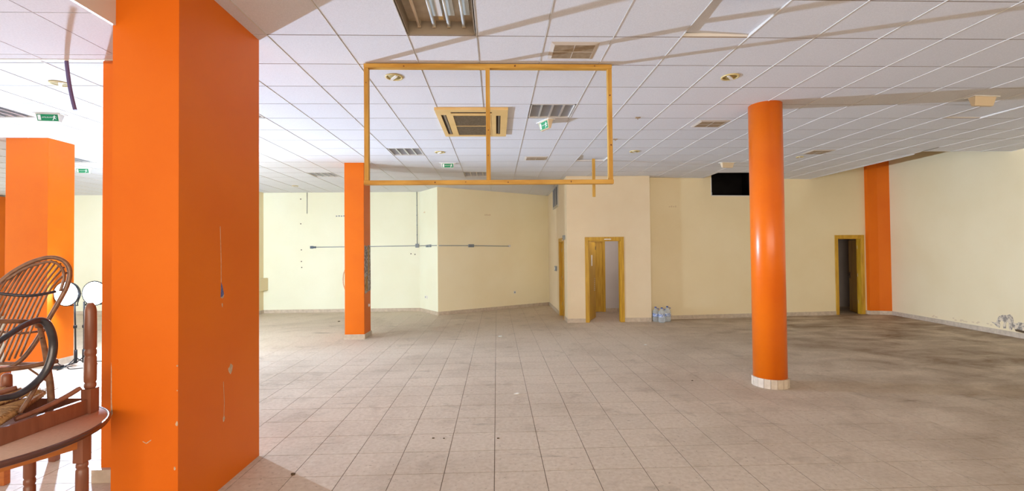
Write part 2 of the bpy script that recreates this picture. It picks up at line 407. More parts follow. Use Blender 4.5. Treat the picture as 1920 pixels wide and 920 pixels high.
# second doorway in the back of the inner room
m2_, _ = frame_matrix((2.0, 13.10), (3.7, 13.10)); d2 = door_frame('door_2', m2_, .25, 1.07, 2.02, depth=.02)
leaf(d2, (2.27, 13.085), (3.06, 13.085), 2.0, t=.03, side=-1, handle=False)
MB().box((2.83, 13.035, 1.80), (2.87, 13.056, 1.90)).build('door_closer', 'black', d2)
d3 = door_frame('door_3', mC, 2.52, 3.23, 2.03, depth=.10)
m3_ = mC; pa = m3_ @ Vector((2.535, .055, 0)); pb = m3_ @ Vector((3.215, .055, 0))
leaf(d3, (pa.x, pa.y), (pb.x, pb.y), 2.0, handle=True)
d4 = door_frame('door_4', mD, 5.31, 6.00, 2.04)
hp = mD @ Vector((5.985, .10, 0))
lf4, m4 = leaf(d4, (hp.x, hp.y), (10.03, 12.58), 2.0, side=-1)

# orange pilaster in the right corner
pp = thing('orange_pilaster', (10.1, 11.85, 0), 'orange painted corner pilaster with angled face beside the far right door', 'column')
MB().prism([(9.93, 12.1), (9.95, 11.78), (10.18, 11.74), (10.46, 11.62), (10.6, 12.1)], .0, 4.38).build('shaft', 'orange', pp)
mb = MB().prism([(9.925, 12.1), (9.94, 11.765), (10.175, 11.726), (10.455, 11.604), (10.6, 12.1)], 0, .10).build('plinth', 'base', pp)

# black duct opening high on the back right wall
du = root_struct('trim_3')
mb = MB(); a, b = 1.765, 2.97
mb.box((a, .55, 3.1), (b, .6, 4.3), mD).box((a - .03, 0.12, 3.1), (a, .6, 4.3), mD).box((b, 0.12, 3.1), (b + .03, .6, 4.3), mD).box((a, .12, 3.1), (b, .6, 3.175), mD)
mb.box((a - .1, -.75, 4.1), (b + .1, .6, 4.15), mD)
mb.build('duct_lining', 'void', du)
MB().box((a - .018, -.006, 3.155), (a, .0, H), mD).box((a - .018, -.006, 3.155), (b, 0, 3.175), mD).build('opening_edge', 'white', du)
MB().box((a + .01, .14, 3.18), (a + .10, .24, 3.27), mD).build('cable_stub', 'box_grey', du)

# ------------------------------------------------------------------ visibility ranking of tiles
def screen_area(x0, y0, x1, y1, z):
    P = []
    for (x, y) in ((x0, y0), (x1, y0), (x1, y1), (x0, y1)):
        p = px_of(x, max(y, .3), z)
        if p is None: return 0
        P.append(p)
    cx = sum(p[0] for p in P) / 4; cy_ = sum(p[1] for p in P) / 4
    if max(p[0] for p in P) < 0 or min(p[0] for p in P) > 1920 or max(p[1] for p in P) < 0 or min(p[1] for p in P) > 920: return 0
    if 225 < cx < 470 and (y0 + y1) / 2 > 3.3: return 0          # hidden behind the big pillar
    Q = [(min(max(p[0], 0), 1920), min(max(p[1], 0), 920)) for p in P]
    return abs(sum(Q[i][0] * Q[(i + 1) % 4][1] - Q[(i + 1) % 4][0] * Q[i][1] for i in range(4))) / 2

# ------------------------------------------------------------------ ceiling
CX0, CY0, CT = -.1556, 3.915, .6
XC = 8.34                                                 # ceiling stops here beyond YC (open notch along the right wall)
YC = 8.47
ceil = root_struct('ceiling', (0, 0, 0))
SLAB = MB().box((-16.2, -9.3, 4.4), (11.2, 15.2, 4.5)).build('slab', 'plenum', ceil)
skip = {(-1, -1), (1, 3), (-3, 7), (-1, 11), (-11, 3), (-6, 3), (-7, 11), (-14, 8)}
raised = {(3, -1): (.030, .034, .016), (3, 8): (.05, .012, .018), (11, 3): (.02, .012, .008)}
HOLE = (5.36, 10.72, 7.03, 12.2)
SOF_X, SOF_Y = -2.494, 3.555
cells = []
for i in range(-27, 18):
    for j in range(-22, 19):
        x0 = CX0 + CT * i; y0 = CY0 + CT * j; x1 = x0 + CT; y1 = y0 + CT
        if (i, j) in skip: continue
        if x0 > 10.4 or y0 > 14.95 or (x1 < -2.6 and y0 > 14.2): continue
        if y0 < SOF_Y - .3 and x1 < SOF_X + .15: continue
        if x0 > 1.9 and y0 > 11.95: continue
        if (x0 > XC - .05 and y1 > YC + .05 and y0 > YC - .05): continue
        if x1 > XC and y1 > YC: 
            if y0 < YC - .05 and x0 >= XC - .3: y1 = YC
            elif x0 < XC: x1 = XC
        cells.append((i, j, x0, y0, x1, y1))
full = MB().box((.005, .005, 0), (.595, .595, .016)).mesh('ceiling_tile')
full.materials.append(M['ceiling_tile']); full.materials.append(M['tile_edge'])
for p in full.polygons:
    if abs(p.normal.z) < .5: p.material_index = 1
ZT = H - .006
rank = sorted(cells, key=lambda c: -screen_area(c[2], c[3], c[4], c[5], H))
rest = MB(); cnt = 0
for c in rank:
    i, j, x0, y0, x1, y1 = c
    isfull = abs(x1 - x0 - CT) < .001 and abs(y1 - y0 - CT) < .001
    hx0, hy0, hx1, hy1 = HOLE
    inhole = x0 < hx1 and x1 > hx0 and y0 < hy1 and y1 > hy0
    rects = [(x0 + .005, y0 + .005, x1 - .005, y1 - .005)]
    if inhole:
        rects = []
        if x0 < hx0: rects.append((x0 + .005, y0 + .005, hx0, y1 - .005))
        if x1 > hx1: rects.append((hx1, y0 + .005, x1 - .005, y1 - .005))
        if y0 < hy0: rects.append((max(x0 + .005, hx0), y0 + .005, min(x1 - .005, hx1), hy0))
        if not rects: continue
    if cnt < 298 and screen_area(x0, y0, x1, y1, H) > 60:
        if isfull and not inhole:
            o = bpy.data.objects.new('ceiling_tile', full); COL.objects.link(o); o.parent = ceil
            o.location = (x0, y0, ZT)
            if (i, j) in raised:
                a, b, dz = raised[(i, j)]
                m4 = Matrix.Translation((x0 + .3, y0 + .3, ZT + dz + .008)) @ Matrix.Rotation(a, 4, 'X') @ Matrix.Rotation(b, 4, 'Y') @ Matrix.Translation((-.3, -.3, 0))
                o.matrix_basis = m4
        else:
            mb = MB()
            for q in rects: mb.box((q[0], q[1], ZT), (q[2], q[3], ZT + .016))
            o = mb.build('ceiling_tile', 'ceiling_tile', ceil)
        cnt += 1
    else:
        for q in rects: rest.box((q[0], q[1], ZT), (q[2], q[3], ZT + .016))
rest.build('far_ceiling_tiles', 'ceiling_tile', ceil, kind='stuff')
bars = MB(); seen = set()
def bar(x0, y0, x1, y1):
    k = (round(x0, 3), round(y0, 3), round(x1, 3), round(y1, 3))
    if k in seen: return
    seen.add(k)
    mx, my = (x0 + x1) / 2, (y0 + y1) / 2
    if HOLE[0] < mx < HOLE[2] + .3 and HOLE[1] < my < HOLE[3]: return
    if abs(x1 - x0) < .001: bars.box((x0 - .003, y0, H - .0115), (x0 + .003, y1, H + .03))
    else: bars.box((x0, y0 - .0085, H + .001), (x1, y0 + .0085, H + .03))
for (i, j, x0, y0, x1, y1) in cells + [(i, j, CX0 + CT * i, CY0 + CT * j, CX0 + CT * (i + 1), CY0 + CT * (j + 1)) for (i, j) in skip]:
    if (i, j) not in raised:
        bar(x0, y0, x0, y1); bar(x0, y1, x1, y1)
    bar(x1, y0, x1, y1); bar(x0, y0, x1, y0)
bars.build('ceiling_grid', 'ceiling_grid', ceil)
# lower soffit on the near left
SZ = 3.245; sx0, sy0 = -2.853, 2.874
sofm = MB(); sofg = MB()
sofm2 = []
for i in range(-13, 2):
    for j in range(-20, 2):
        x0 = sx0 + .6 * i; x1 = min(x0 + .6, SOF_X); y0 = sy0 + .6 * j; y1 = min(y0 + .6, SOF_Y)
        if x1 - x0 < .02 or y1 - y0 < .02: continue
        ar = screen_area(x0, max(y0, 1.2), x1, y1, SZ) if y1 > 1.3 else 0
        if ar > 200: MB().box((x0 + .005, y0 + .005, SZ), (x1 - .005, y1 - .004, SZ + .016)).build('soffit_tile', 'ceiling_tile', ceil)
        else: sofm.box((x0 + .005, y0 + .005, SZ), (x1 - .005, y1 - .004, SZ + .016))
        sofg.box((x0 - .011, y0, SZ + .006), (x0 + .011, y1, SZ + .03)); sofg.box((x0, y0 - .011, SZ + .0065), (x1, y0 + .011, SZ + .03))
sofm.build('near_soffit_tiles', 'ceiling_tile', ceil, kind='stuff'); sofg.build('soffit_grid', 'ceiling_grid', ceil)
MB().box((-15.6, SOF_Y, SZ - .004), (SOF_X, SOF_Y + .02, H + .05)).box((SOF_X, -9, SZ - .004), (SOF_X + .02, SOF_Y + .02, H + .05)).build('soffit_fascia', 'ceiling_grid', ceil)

# ------------------------------------------------------------------ floor
floor = MB().box((-16.4, -9.4, -.12), (11.2, 15.2, -.003)).build('floor', 'grout', kind='structure')
FL = .3967; FX, FY = -.0328, 3.614
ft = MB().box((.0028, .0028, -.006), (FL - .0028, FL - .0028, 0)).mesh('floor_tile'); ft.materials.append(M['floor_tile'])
fc = []
for k in range(-41, 29):
    for m_ in range(-32, 30):
        x0 = FX + FL * k; y0 = FY + FL * m_
        if y0 > 14.9: continue
        fc.append((screen_area(x0, y0, x0 + FL, y0 + FL, 0) if y0 > .5 else 0, x0, y0))
fc.sort(key=lambda t: -t[0]); rest = MB()
for n_, (ar, x0, y0) in enumerate(fc):
    if n_ < 300:
        o = bpy.data.objects.new('floor_tile', ft); COL.objects.link(o); o.parent = floor; o.location = (x0, y0, random.uniform(-.0006, 0))
    else: rest.box((x0 + .002, y0 + .002, -.006), (x0 + FL - .002, y0 + FL - .002, -.0002))
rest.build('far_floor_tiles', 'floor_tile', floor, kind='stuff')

# ------------------------------------------------------------------ columns
pr = thing('orange_pillar', (-2.28, 3.02, 0), 'huge square orange pillar in the left foreground with chipped paint and a side wing', 'column')
PX0, PX1, PY0, PY1 = -2.492, -2.07, 3.02, 4.02
MB().box((PX0, PY0, 0), (PX1, PY1, H + .02)).build('shaft', 'orange', pr)
MB().box((-3.076, 3.64, 0), (PX0, PY1, H + .02)).build('side_wing', 'orange', pr)
MB().box((-3.115, 3.60, 0), (PX0 - .012, PY1 + .012, .1)).build('plinth', 'base', pr)
def blob(cx, cy, rx, ry, n=11, j=.3, seed=0):
    rr = random.Random(seed); return [(cx + rx * math.cos(2 * math.pi * k / n) * (1 + rr.uniform(-j, j)), cy + ry * math.sin(2 * math.pi * k / n) * (1 + rr.uniform(-j, j))) for k in range(n)]
def chip_x(x, pts, m_='chip', parent=pr, t=.0015): return MB().slab([(x, a, b) for a, b in pts], (t, 0, 0)).build('paint_chip', m_, parent)
def chip_y(y, pts, m_='chip', parent=pr, t=-.0015): return MB().slab([(a, y, b) for a, b in pts], (0, t, 0)).build('paint_chip', m_, parent)
chip_x(PX1, [(3.475, 1.53), (3.49, 1.505), (3.51, 1.44), (3.495, 1.425), (3.47, 1.418), (3.474, 1.47)], 'blue_chip')
chip_x(PX1, [(3.47, 1.417), (3.50, 1.427), (3.512, 1.437), (3.509, 1.42), (3.492, 1.407)], 'chip')
chip_x(PX1, blob(3.60, .855, .028, .034, seed=1)); chip_x(PX1, blob(3.512, .50, .012, .02, seed=2)); chip_x(PX1, blob(3.49, 1.36, .006, .016, seed=8))
chip_x(PX1, [(3.475, 1.53), (3.473, 1.7), (3.462, 1.95), (3.466, 1.95), (3.4765, 1.7), (3.479, 1.53)])      # hairline crack
chip_x(PX1, [(3.505, .78), (3.515, .62), (3.51, .52), (3.513, .52), (3.518, .62), (3.508, .78)])
for k, (x, z, rx, rz) in enumerate([(-2.075, 1.02, .006, .006), (-2.075, .86, .004, .004), (-2.078, .645, .007, .016), (-2.09, .36, .006, .012)]): chip_y(PY0, blob(x, z, rx, rz, 8, seed=k + 3))
chip_y(PY0, [(-2.29, .54), (-2.27, .528), (-2.24, .548), (-2.238, .543), (-2.268, .522), (-2.292, .536)])
chip_y(PY0, [(PX0, 1.05), (PX0 + .004, 1.0), (PX0 + .005, .8), (PX0 + .012, .72), (PX0, .70)])

ca = thing('orange_column', (-2.92, 9.62, 0), 'square orange column standing mid-room with torn plaster patch on its right side', 'column')
MB().box((-3.115, 9.39, 0), (-2.72, 9.86, H + .02)).build('shaft', 'orange', ca, bevel=.004)
for (a, b) in (((-3.130, 9.374, 0), (-2.704, 9.39, .10)), ((-2.72, 9.39, 0), (-2.704, 9.876, .10)), ((-3.13, 9.39, 0), (-3.115, 9.876, .10))):
    MB().box(a, b).build('plinth_tile', 'base', ca)
MB().slab([(-2.72, 9.41, 1.92), (-2.72, 9.60, 1.90), (-2.72, 9.63, 1.4), (-2.72, 9.61, .94), (-2.72, 9.44, .92), (-2.72, 9.40, 1.3)], (.006, 0, 0)).build('torn_plaster', 'plaster', ca, label='torn grey plaster patch')
MB().slab([(-2.72, 9.63, 1.92), (-2.72, 9.83, 1.93), (-2.72, 9.85, .97), (-2.72, 9.64, .95)], (.008, 0, 0)).build('bare_board', 'plaster', ca, label='pale bare board')
MB().slab([(-2.713, 9.45, 1.25), (-2.713, 9.60, 1.3), (-2.713, 9.61, 1.0), (-2.713, 9.46, .98)], (.006, 0, 0)).build('yellow_patch', 'bare_wood', ca)
MB().slab([(-2.712, 9.64, 1.9), (-2.712, 9.72, 1.9), (-2.712, 9.72, 1.35), (-2.712, 9.66, 1.3)], (.006, 0, 0)).build('yellow_patch', 'bare_wood', ca)
MB().lathe([(.032, 0), (.03, .02), (.012, .024), (0, .024)], (-2.72, 9.70, .655), 16, axis='x').build('round_socket', 'white', ca)
MB().tube([(-3.115, 9.42, 1.42), (-3.15, 9.42, 1.32), (-3.155, 9.42, 1.15), (-3.12, 9.42, 1.02)], .012, 6).build('torn_paint_flap', 'chip', ca)

rc = thing('round_column', (3.51, 5.75, 0), 'glossy round orange column on a faceted tile plinth at right of the room', 'column')
MB().lathe([(.197, .09), (.197, H + .02)], (3.51, 5.75, 0), 56).build('shaft', 'orange_gloss', rc)
for k in range(18):
    a0 = 2 * math.pi * k / 18 + .008; a1 = 2 * math.pi * (k + 1) / 18 - .008
    pts = [(3.51 + rr * math.cos(a), 5.75 + rr * math.sin(a)) for rr, a in ((.195, a0), (.218, a0), (.218, a1), (.195, a1))]
    MB().prism(pts, 0, .115).build('plinth_tile', 'base', rc)

p3 = thing('orange_column', (-7.38, 7.58, 0), 'square orange column behind the rattan chair and next to the work light', 'column')
MB().box((-7.70, 7.36, 0), (-7.055, 7.81, H + .02)).build('shaft', 'orange', p3, bevel=.004)
for (a, b) in (((-7.716, 7.345, 0), (-7.04, 7.36, .10)), ((-7.055, 7.36, 0), (-7.04, 7.825, .10))): MB().box(a, b).build('plinth_tile', 'base', p3)
p4 = thing('orange_pilaster', (-15.0, 14.0, 0), 'orange pilaster on the far wall at the left edge of the picture', 'column')
MB().box((-15.59, 13.95, 0), (-14.78, 14.19, H - .06)).build('shaft', 'orange', p4)
pc = thing('leaf_picture', (-15.0, 13.93, 1.55), 'white picture with a green leaf drawing on the far left orange pilaster', 'picture')
MB().box((-15.5, 13.925, 1.56), (-14.80, 13.948, 2.14)).build('board', 'paper', pc)
for k in range(5):
    MB().tube([(-15.3 + .1 * k, 13.922, 1.6 + .05 * k), (-15.1 + .08 * k, 13.922, 1.8 + .04 * (k % 3)), (-14.86, 13.922, 1.75 + .07 * k)], .008, 5).build('leaf_line', 'sprig', pc)

# ------------------------------------------------------------------ hanging pine frame, pine strip
hf = thing('hanging_wooden_frame', (-.06, 4.5, 2.41), 'rectangular pine bar frame with middle post hanging from the ceiling', 'frame')
FX0, FX1, FZ0, FZ1 = -1.292, 1.172, 2.413, 3.612; ya, yb = 4.475, 4.535
MB().box((FX0 - .002, ya, FZ1 - .042), (FX1 + .002, yb, FZ1)).build('top_rail', 'wood_frame_x', hf, bevel=.003)
MB().box((FX0 - .004, ya, FZ0), (FX1 + .006, yb, FZ0 + .042)).build('bottom_rail', 'wood_frame_x', hf, bevel=.003)
for x in (FX0, -.094, FX1 - .042):
    MB().box((x, ya + .001, FZ0 + .042), (x + .042, yb - .001, FZ1 - .042)).build('post', 'wood_frame', hf, bevel=.003)
rk = random.Random(4)
for (x, z) in [(-1.27, 3.42), (-.07, 2.95), (-.075, 2.70), (.2, 3.592), (1.0, 3.594), (.12, 2.43), (-.3, 2.435), (.75, 2.435), (1.155, 2.8), (-.9, 3.585), (-.6, 2.432), (1.15, 3.3)]:
    MB().slab([(a, ya, b) for a, b in blob(x, z, rk.uniform(.005, .009), rk.uniform(.005, .009), 8, seed=int(x * 100) + 7)], (0, -.001, 0)).build('knot', 'knot', hf)
st = MB().box((1.968, 9.15, 2.86), (2.028, 9.18, 3.64)).build('wooden_strip', 'wood_frame', bevel=.002, label='short wooden strip hanging down from a lifted ceiling tile', cat='strip')

# ------------------------------------------------------------------ ceiling fixtures
def lum_open(x0, y0):
    t = thing('ceiling_light', (x0 + .3, y0 + .3, H), 'open fluorescent ceiling light missing its cover with four bare tubes', 'ceiling light')
    x1, y1, h = x0 + .6, y0 + .6, .11
    a, b, c, d = x0 + .012, y0 + .012, x1 - .012, y1 - .012
    MB().box((a, b, H + h), (c, d, H + h + .01)).build('tray', 'lum_inner', t)
    for bx in (((a, b, H - .004), (a + .008, d, H + h)), ((c - .008, b, H - .004), (c, d, H + h)), ((a, b, H - .004), (c, b + .008, H + h)), ((a, d - .008, H - .004), (c, d, H + h))):
        MB().box(*bx).build('side_panel', 'lum_edge', t)
    for k in range(4):
        x = x0 + .11 + k * .127
        if k: MB().box((x + .008, b + .02, H + .085), (x + .06, d - .13 - .01 * k, H + .095)).build('reflector', 'reflector', t)
        tb = MB().tube([(x, b + .02, H + .06), (x, d - .035, H + .06)], .013, 12).build('fluorescent_tube', 'tube' if k else 'tube_old', t)
        MB().box((x - .014, d - .036, H + .045), (x + .014, d - .022, H + h)).build('tube_holder', 'lum_inner', tb)
    MB().box((x0 + .285, d - .14, H + .085), (x0 + .325, d - .08, H + h)).build('terminal_block', 'cream_plastic', t)
    MB().box((x0 + .285, y0 + .1, H + .07), (x0 + .325, y0 + .42, H + h)).build('ballast', 'white', t)
    rr = random.Random(3)
    for k in range(3):
        MB().tube([(x0 + .30, d - .15, H + .1), (x0 + .3 + rr.uniform(-.03, .03), d - .2, H + .08), (x0 + .3 + rr.uniform(-.03, .03), d - .25, H + .09), (x0 + .305, d - .3, H + .1)], .003, 5).build('wire', 'cream_plastic', t)
lum_open(CX0 - .6, CY0 - .6)
def louver_light(i, j, label):
    x0, y0 = CX0 + .6 * i, CY0 + .6 * j; t = thing('ceiling_light', (x0 + .3, y0 + .3, H), label, 'ceiling light', 'louvred ceiling lights')
    a, b, c, d = x0 + .014, y0 + .014, x0 + .586, y0 + .586
    MB().box((a, b, H + .06), (c, d, H + .07)).build('reflector_tray', 'louver', t)
    fr = MB()
    for bx in (((a, b, H - .006), (a + .014, d, H + .06)), ((c - .014, b, H - .006), (c, d, H + .06)), ((a, b, H - .006), (c, b + .014, H + .06)), ((a, d - .014, H - .006), (c, d, H + .06))): fr.box(*bx)
    fr.build('frame', 'ceiling_grid', t)
    for k in range(1, 4):
        x = a + (c - a) * k / 4
        MB().add([(x - .014, b, H), (x + .014, b, H), (x + .002, b, H + .05), (x - .002, b, H + .05), (x - .014, d, H), (x + .014, d, H), (x + .002, d, H + .05), (x - .002, d, H + .05)],
                 [(0, 1, 2, 3), (7, 6, 5, 4), (0, 4, 5, 1), (1, 5, 6, 2), (2, 6, 7, 3), (3, 7, 4, 0)]).build('louver_divider', 'louver', t)
    bl = MB()
    for k in range(1, 10):
        y = b + (d - b) * k / 10; bl.box((a + .014, y - .001, H + .004), (c - .014, y + .001, H + .045))
    bl.build('louver_blades', 'louver', t, kind='stuff')
louver_light(1, 3, 'louvred ceiling light seen through the right half of the hanging wooden frame')
louver_light(-3, 7, 'louvred ceiling light seen through the lower left part of the hanging wooden frame')
louver_light(-1, 11, 'louvred ceiling light farthest away, beside the middle post foot of the wooden frame')
louver_light(-11, 3, 'louvred ceiling light at the far left edge beside the large green exit sign')
louver_light(-6, 3, 'louvred ceiling light half hidden by the right edge of the huge orange pillar')
louver_light(-7, 11, 'louvred ceiling light far back just left of the mid-room orange column top')
louver_light(-14, 8, 'louvred ceiling light far left just above the small distant exit sign')
def vent(cx, cy, w_, d_, label):
    t = thing('ceiling_vent', (cx, cy, H), label, 'vent', 'ceiling vents')
    z = ZT; x0, x1, y0, y1 = cx - w_ / 2, cx + w_ / 2, cy - d_ / 2, cy + d_ / 2; e = .035
    for q in ([(x0, y0), (x1, y0), (x1 - e, y0 + e), (x0 + e, y0 + e)], [(x1, y0), (x1, y1), (x1 - e, y1 - e), (x1 - e, y0 + e)],
              [(x1, y1), (x0, y1), (x0 + e, y1 - e), (x1 - e, y1 - e)], [(x0, y1), (x0, y0), (x0 + e, y0 + e), (x0 + e, y1 - e)]):
        lo = [(p[0], p[1], z - (.002 if k < 2 else .014)) for k, p in enumerate(q)]; hi = [(p[0], p[1], z) for p in q]
        MB().add(lo + hi, [(3, 2, 1, 0), (4, 5, 6, 7), (0, 1, 5, 4), (1, 2, 6, 5), (2, 3, 7, 6), (3, 0, 4, 7)]).build('vent_frame', 'vent_frame', t)
    MB().box((x0 + e, y0 + e, z - .003), (x1 - e, y1 - e, z - .0005)).build('backing', 'gap_dark', t)
    sl = MB(); n = 26
    for k in range(n):
        y = y0 + e + (y1 - y0 - 2 * e) * (k + .5) / n; sl.box((x0 + e, y - .0032, z - .012), (x1 - e, y + .0032, z - .004))
    sl.build('slats', 'vent', t, kind='stuff')
    MB().box((cx - .003, y0 + e, z - .0145), (cx + .003, y1 - e, z - .012)).build('cross_rib', 'vent_frame', t)
    MB().box((x0 + e, cy - .003, z - .0145), (x1 - e, cy + .003, z - .012)).build('cross_rib', 'vent_frame', t)
vent(.73, 4.19, .44, .35, 'beige ceiling vent grille nearest the camera just behind the frame top rail')
vent(3.18, 6.58, .44, .35, 'brownish ceiling vent grille just left of the round orange column')
vent(6.20, 8.48, .44, .36, 'small dark ceiling vent grille to the right of the round orange column')
vent(.80, 8.99, .45, .34, 'small grey ceiling vent grille seen inside the frame right half near its bottom')
# cassette air conditioner
ac = thing('air_conditioner', (-.31, 6.52, H), 'yellowed ceiling cassette air conditioner behind the hanging wooden frame', 'air conditioner')
ax0, ax1, ay0, ay1, az = -.79, .165, 5.84, 7.18, 3.585
MB().box((ax0 + .04, ay0 + .04, az + .013), (ax1 - .04, ay1 - .04, ZT)).build('housing', 'gap_dark', ac)
sl_ = [(ax0 + .06, ay0 + .22, ax0 + .13, ay1 - .12), (ax1 - .155, ay0 + .25, ax1 - .095, ay1 - .13), (ax0 + .20, ay0 + .10, ax1 - .21, ay0 + .16)]
gx0, gx1, gy0, gy1 = ax0 + .22, ax1 - .24, ay0 + .24, ay1 - .09
pan = MB()
xs = sorted({ax0, ax1, gx0, gx1, *[q[0] for q in sl_], *[q[2] for q in sl_]}); ys = sorted({ay0, ay1, gy0, gy1, *[q[1] for q in sl_], *[q[3] for q in sl_]})
for i in range(len(xs) - 1):
    for j in range(len(ys) - 1):
        cx_, cy_ = (xs[i] + xs[i + 1]) / 2, (ys[j] + ys[j + 1]) / 2
        if any(q[0] < cx_ < q[2] and q[1] < cy_ < q[3] for q in sl_ + [(gx0, gy0, gx1, gy1)]): continue
        pan.box((xs[i], ys[j], az), (xs[i + 1], ys[j + 1], az + .035))
pan.build('panel', 'cream_plastic', ac)
for q in sl_:
    if q[2] - q[0] < .1: MB().box((q[0] + .03, q[1] + .01, az + .004), (q[2] - .012, q[3] - .01, az + .012)).build('air_flap', 'grille', ac)
    else: MB().box((q[0] + .01, q[1] + .025, az + .004), (q[2] - .01, q[3] - .008, az + .012)).build('air_flap', 'gap_dark', ac)
gr = MB().box((gx0, gy0, az + .008), (gx1, gy1, az + .014)).build('intake_grille', 'grille', ac)
gs = MB()
for k in range(40):
    y = gy0 + (gy1 - gy0) * (k + .5) / 40; gs.box((gx0, y - .004, az + .001), (gx1, y + .004, az + .008))
gs.build('grille_slats', 'grille', gr, kind='stuff')
for (a, b) in (((gx0 - .012, gy0, az - .004), (gx0, gy1, az)), ((gx1, gy0, az - .004), (gx1 + .012, gy1, az)), ((gx0, gy0 - .012, az - .004), (gx1, gy0, az)), ((gx0, gy1, az - .004), (gx1, gy1 + .02, az)), ((gx0, (gy0 + gy1) / 2 - .008, az - .004), (gx1, (gy0 + gy1) / 2 + .008, az + .002))):
    MB().box(a, b).build('grille_trim', 'cream_plastic', ac)
# downlights
def downlight(cx, cy, ang, label, r=.095):
    t = thing('downlight', (cx, cy, H), label, 'downlight', 'round recessed downlights')
    MB().lathe([(r, ZT), (r * .97, ZT - .010), (r * .8, ZT - .012), (r * .76, ZT - .001)], (cx, cy, 0), 32).build('trim_ring', 'gold', t)
    MB().lathe([(0, ZT - .003), (r * .77, ZT - .003), (r * .77, ZT - .001), (0, ZT - .001)], (cx, cy, 0), 28).build('recess_plate', 'gold_dark', t)
    m4 = ROT((cx, cy, 0), ang); MB().box((-r * .72, -r * .14, ZT - .016), (r * .72, r * .14, ZT - .003), m4).build('lamp_bar', 'white', t)
downlight(-1.075, 4.835, 2.2, 'round yellowed downlight nearest the left top corner of the wooden frame')
downlight(2.55, 4.80, .8, 'round yellowed downlight above and left of the round orange column')
downlight(-1.04, 8.43, 2.2, 'small distant downlight above the green exit sign inside the wooden frame')
downlight(2.61, 8.40, .8, 'small distant downlight right of the wooden frame lower corner')
downlight(-4.72, 5.05, 2.3, 'round downlight on the far left beside the dangling violet conduit')
downlight(6.15, 8.93, .8, 'faint downlight on the ceiling behind the dark right vent', .07)
downlight(-5.47, 12.5, .8, 'tiny downlight near the back wall left of the mid-room orange column', .08)
for (x, y, lb) in ((2.0, 6.27, 'small brown ceiling hook plate nearest the round orange column'), (2.0, 7.48, 'small dark ceiling hook plate right beside the wooden frame right post')):
    MB().box((x - .035, y - .02, ZT - .012), (x + .035, y + .02, ZT)).box((x - .006, y - .006, ZT - .03), (x + .006, y + .006, ZT - .01)).build('ceiling_bracket', 'vent', label=lb, cat='bracket')

# exit signs
def text_mesh(txt, size):
    cu = bpy.data.curves.new('lettering', 'FONT'); cu.body = txt; cu.size = size; cu.align_x = 'CENTER'; cu.align_y = 'CENTER'; cu.extrude = .0006; cu.resolution_u = 2
    o = bpy.data.objects.new('tmp', cu); COL.objects.link(o); dg = bpy.context.evaluated_depsgraph_get()
    me = bpy.data.meshes.new_from_object(o.evaluated_get(dg)); bpy.data.objects.remove(o); me.name = 'lettering'; return me
TXT = text_mesh('SALIDA', .036)
def exit_sign(c, yaw, label, w_=.24, h_=.10, slant=.05):
    """housing on the ceiling with a sloping green face; face looks along local -y"""
    t = thing('exit_sign', (c[0], c[1], H), label, 'sign', 'emergency exit signs')
    m4 = ROT((c[0], c[1], 0), yaw); zt = ZT; zb = ZT - h_
    hw = w_ / 2
    vs = [(-hw - .02, -.045, zt), (hw + .02, -.045, zt), (hw + .02, .045, zt), (-hw - .02, .045, zt), (-hw, -.02, zb), (hw, -.02, zb), (hw, .02, zb), (-hw, .02, zb)]
    MB().add([m4 @ Vector(v) for v in vs], [(3, 2, 1, 0), (4, 5, 6, 7), (0, 1, 5, 4), (1, 2, 6, 5), (2, 3, 7, 6), (3, 0, 4, 7)]).build('housing', 'white' if math.cos(yaw) > .6 else 'sign_housing', t, bevel=.003)
    MB().box((-hw - .05, -.06, zt - .008), (hw + .05, .06, zt), m4).build('ceiling_plate', 'white', t)
    k = (.045 - .02) / h_
    def on(x, f, d=.0015):        # f 0 top .. 1 bottom of the sloping face
        z = zt - .012 + (zb + .004 - zt + .012) * f; y = -.045 + (zt - z) * k - d
        return m4 @ Vector((x, y, z))
    def face(x0, x1, f0, f1, nm, m_, d=.0015): MB().slab([on(x0, f0, d), on(x1, f0, d), on(x1, f1, d), on(x0, f1, d)], m4.to_3x3() @ Vector((0, -.001, 0))).build(nm, m_, t)
    face(-hw + .004, hw - .004, .06, .98, 'green_panel', 'green')
    face(-hw + .014, -hw + .048, .16, .88, 'white_door_symbol', 'sign_white', .003)
    o = bpy.data.objects.new('lettering', TXT); COL.objects.link(o); 
    if not TXT.materials: TXT.materials.append(M['sign_white'])
    p = on(-.005, .45, .004); o.parent = t
    o.matrix_basis = Matrix.Translation(Vector(p) - Vector((c[0], c[1], H))) @ Matrix.Rotation(yaw, 4, 'Z') @ Matrix.Rotation(math.radians(90) - math.atan(k), 4, 'X')
    # running man
    x = hw - .04; parts = [[(x, .2), (x - .012, .24), (x - .004, .34), (x + .006, .30)], [(x - .012, .32), (x - .018, .6), (x - .003, .62), (x + .004, .34)],
                           [(x - .018, .58), (x - .032, .88), (x - .024, .9), (x - .006, .62)], [(x - .010, .58), (x + .006, .74), (x + .018, .72), (x + .0, .55)],
                           [(x - .014, .34), (x - .03, .44), (x - .027, .5), (x - .012, .42)], [(x + .002, .36), (x + .02, .5), (x + .022, .45), (x + .006, .32)]]
    mm = MB()
    for q in parts: mm.slab([on(a, f, .0032) for a, f in q], m4.to_3x3() @ Vector((0, -.001, 0)))
    mm.build('running_figure_symbol', 'sign_white', t)
exit_sign((-5.86, 6.13), .12, 'green exit sign nearest the hanging violet conduit, left of the huge pillar', .25, .105)
exit_sign((-1.0, 9.47), .0, 'green exit sign seen through the left half of the hanging wooden frame', .24, .10)
exit_sign((-8.76, 9.9), .1, 'small distant green exit sign just right of the left orange column', .24, .105)
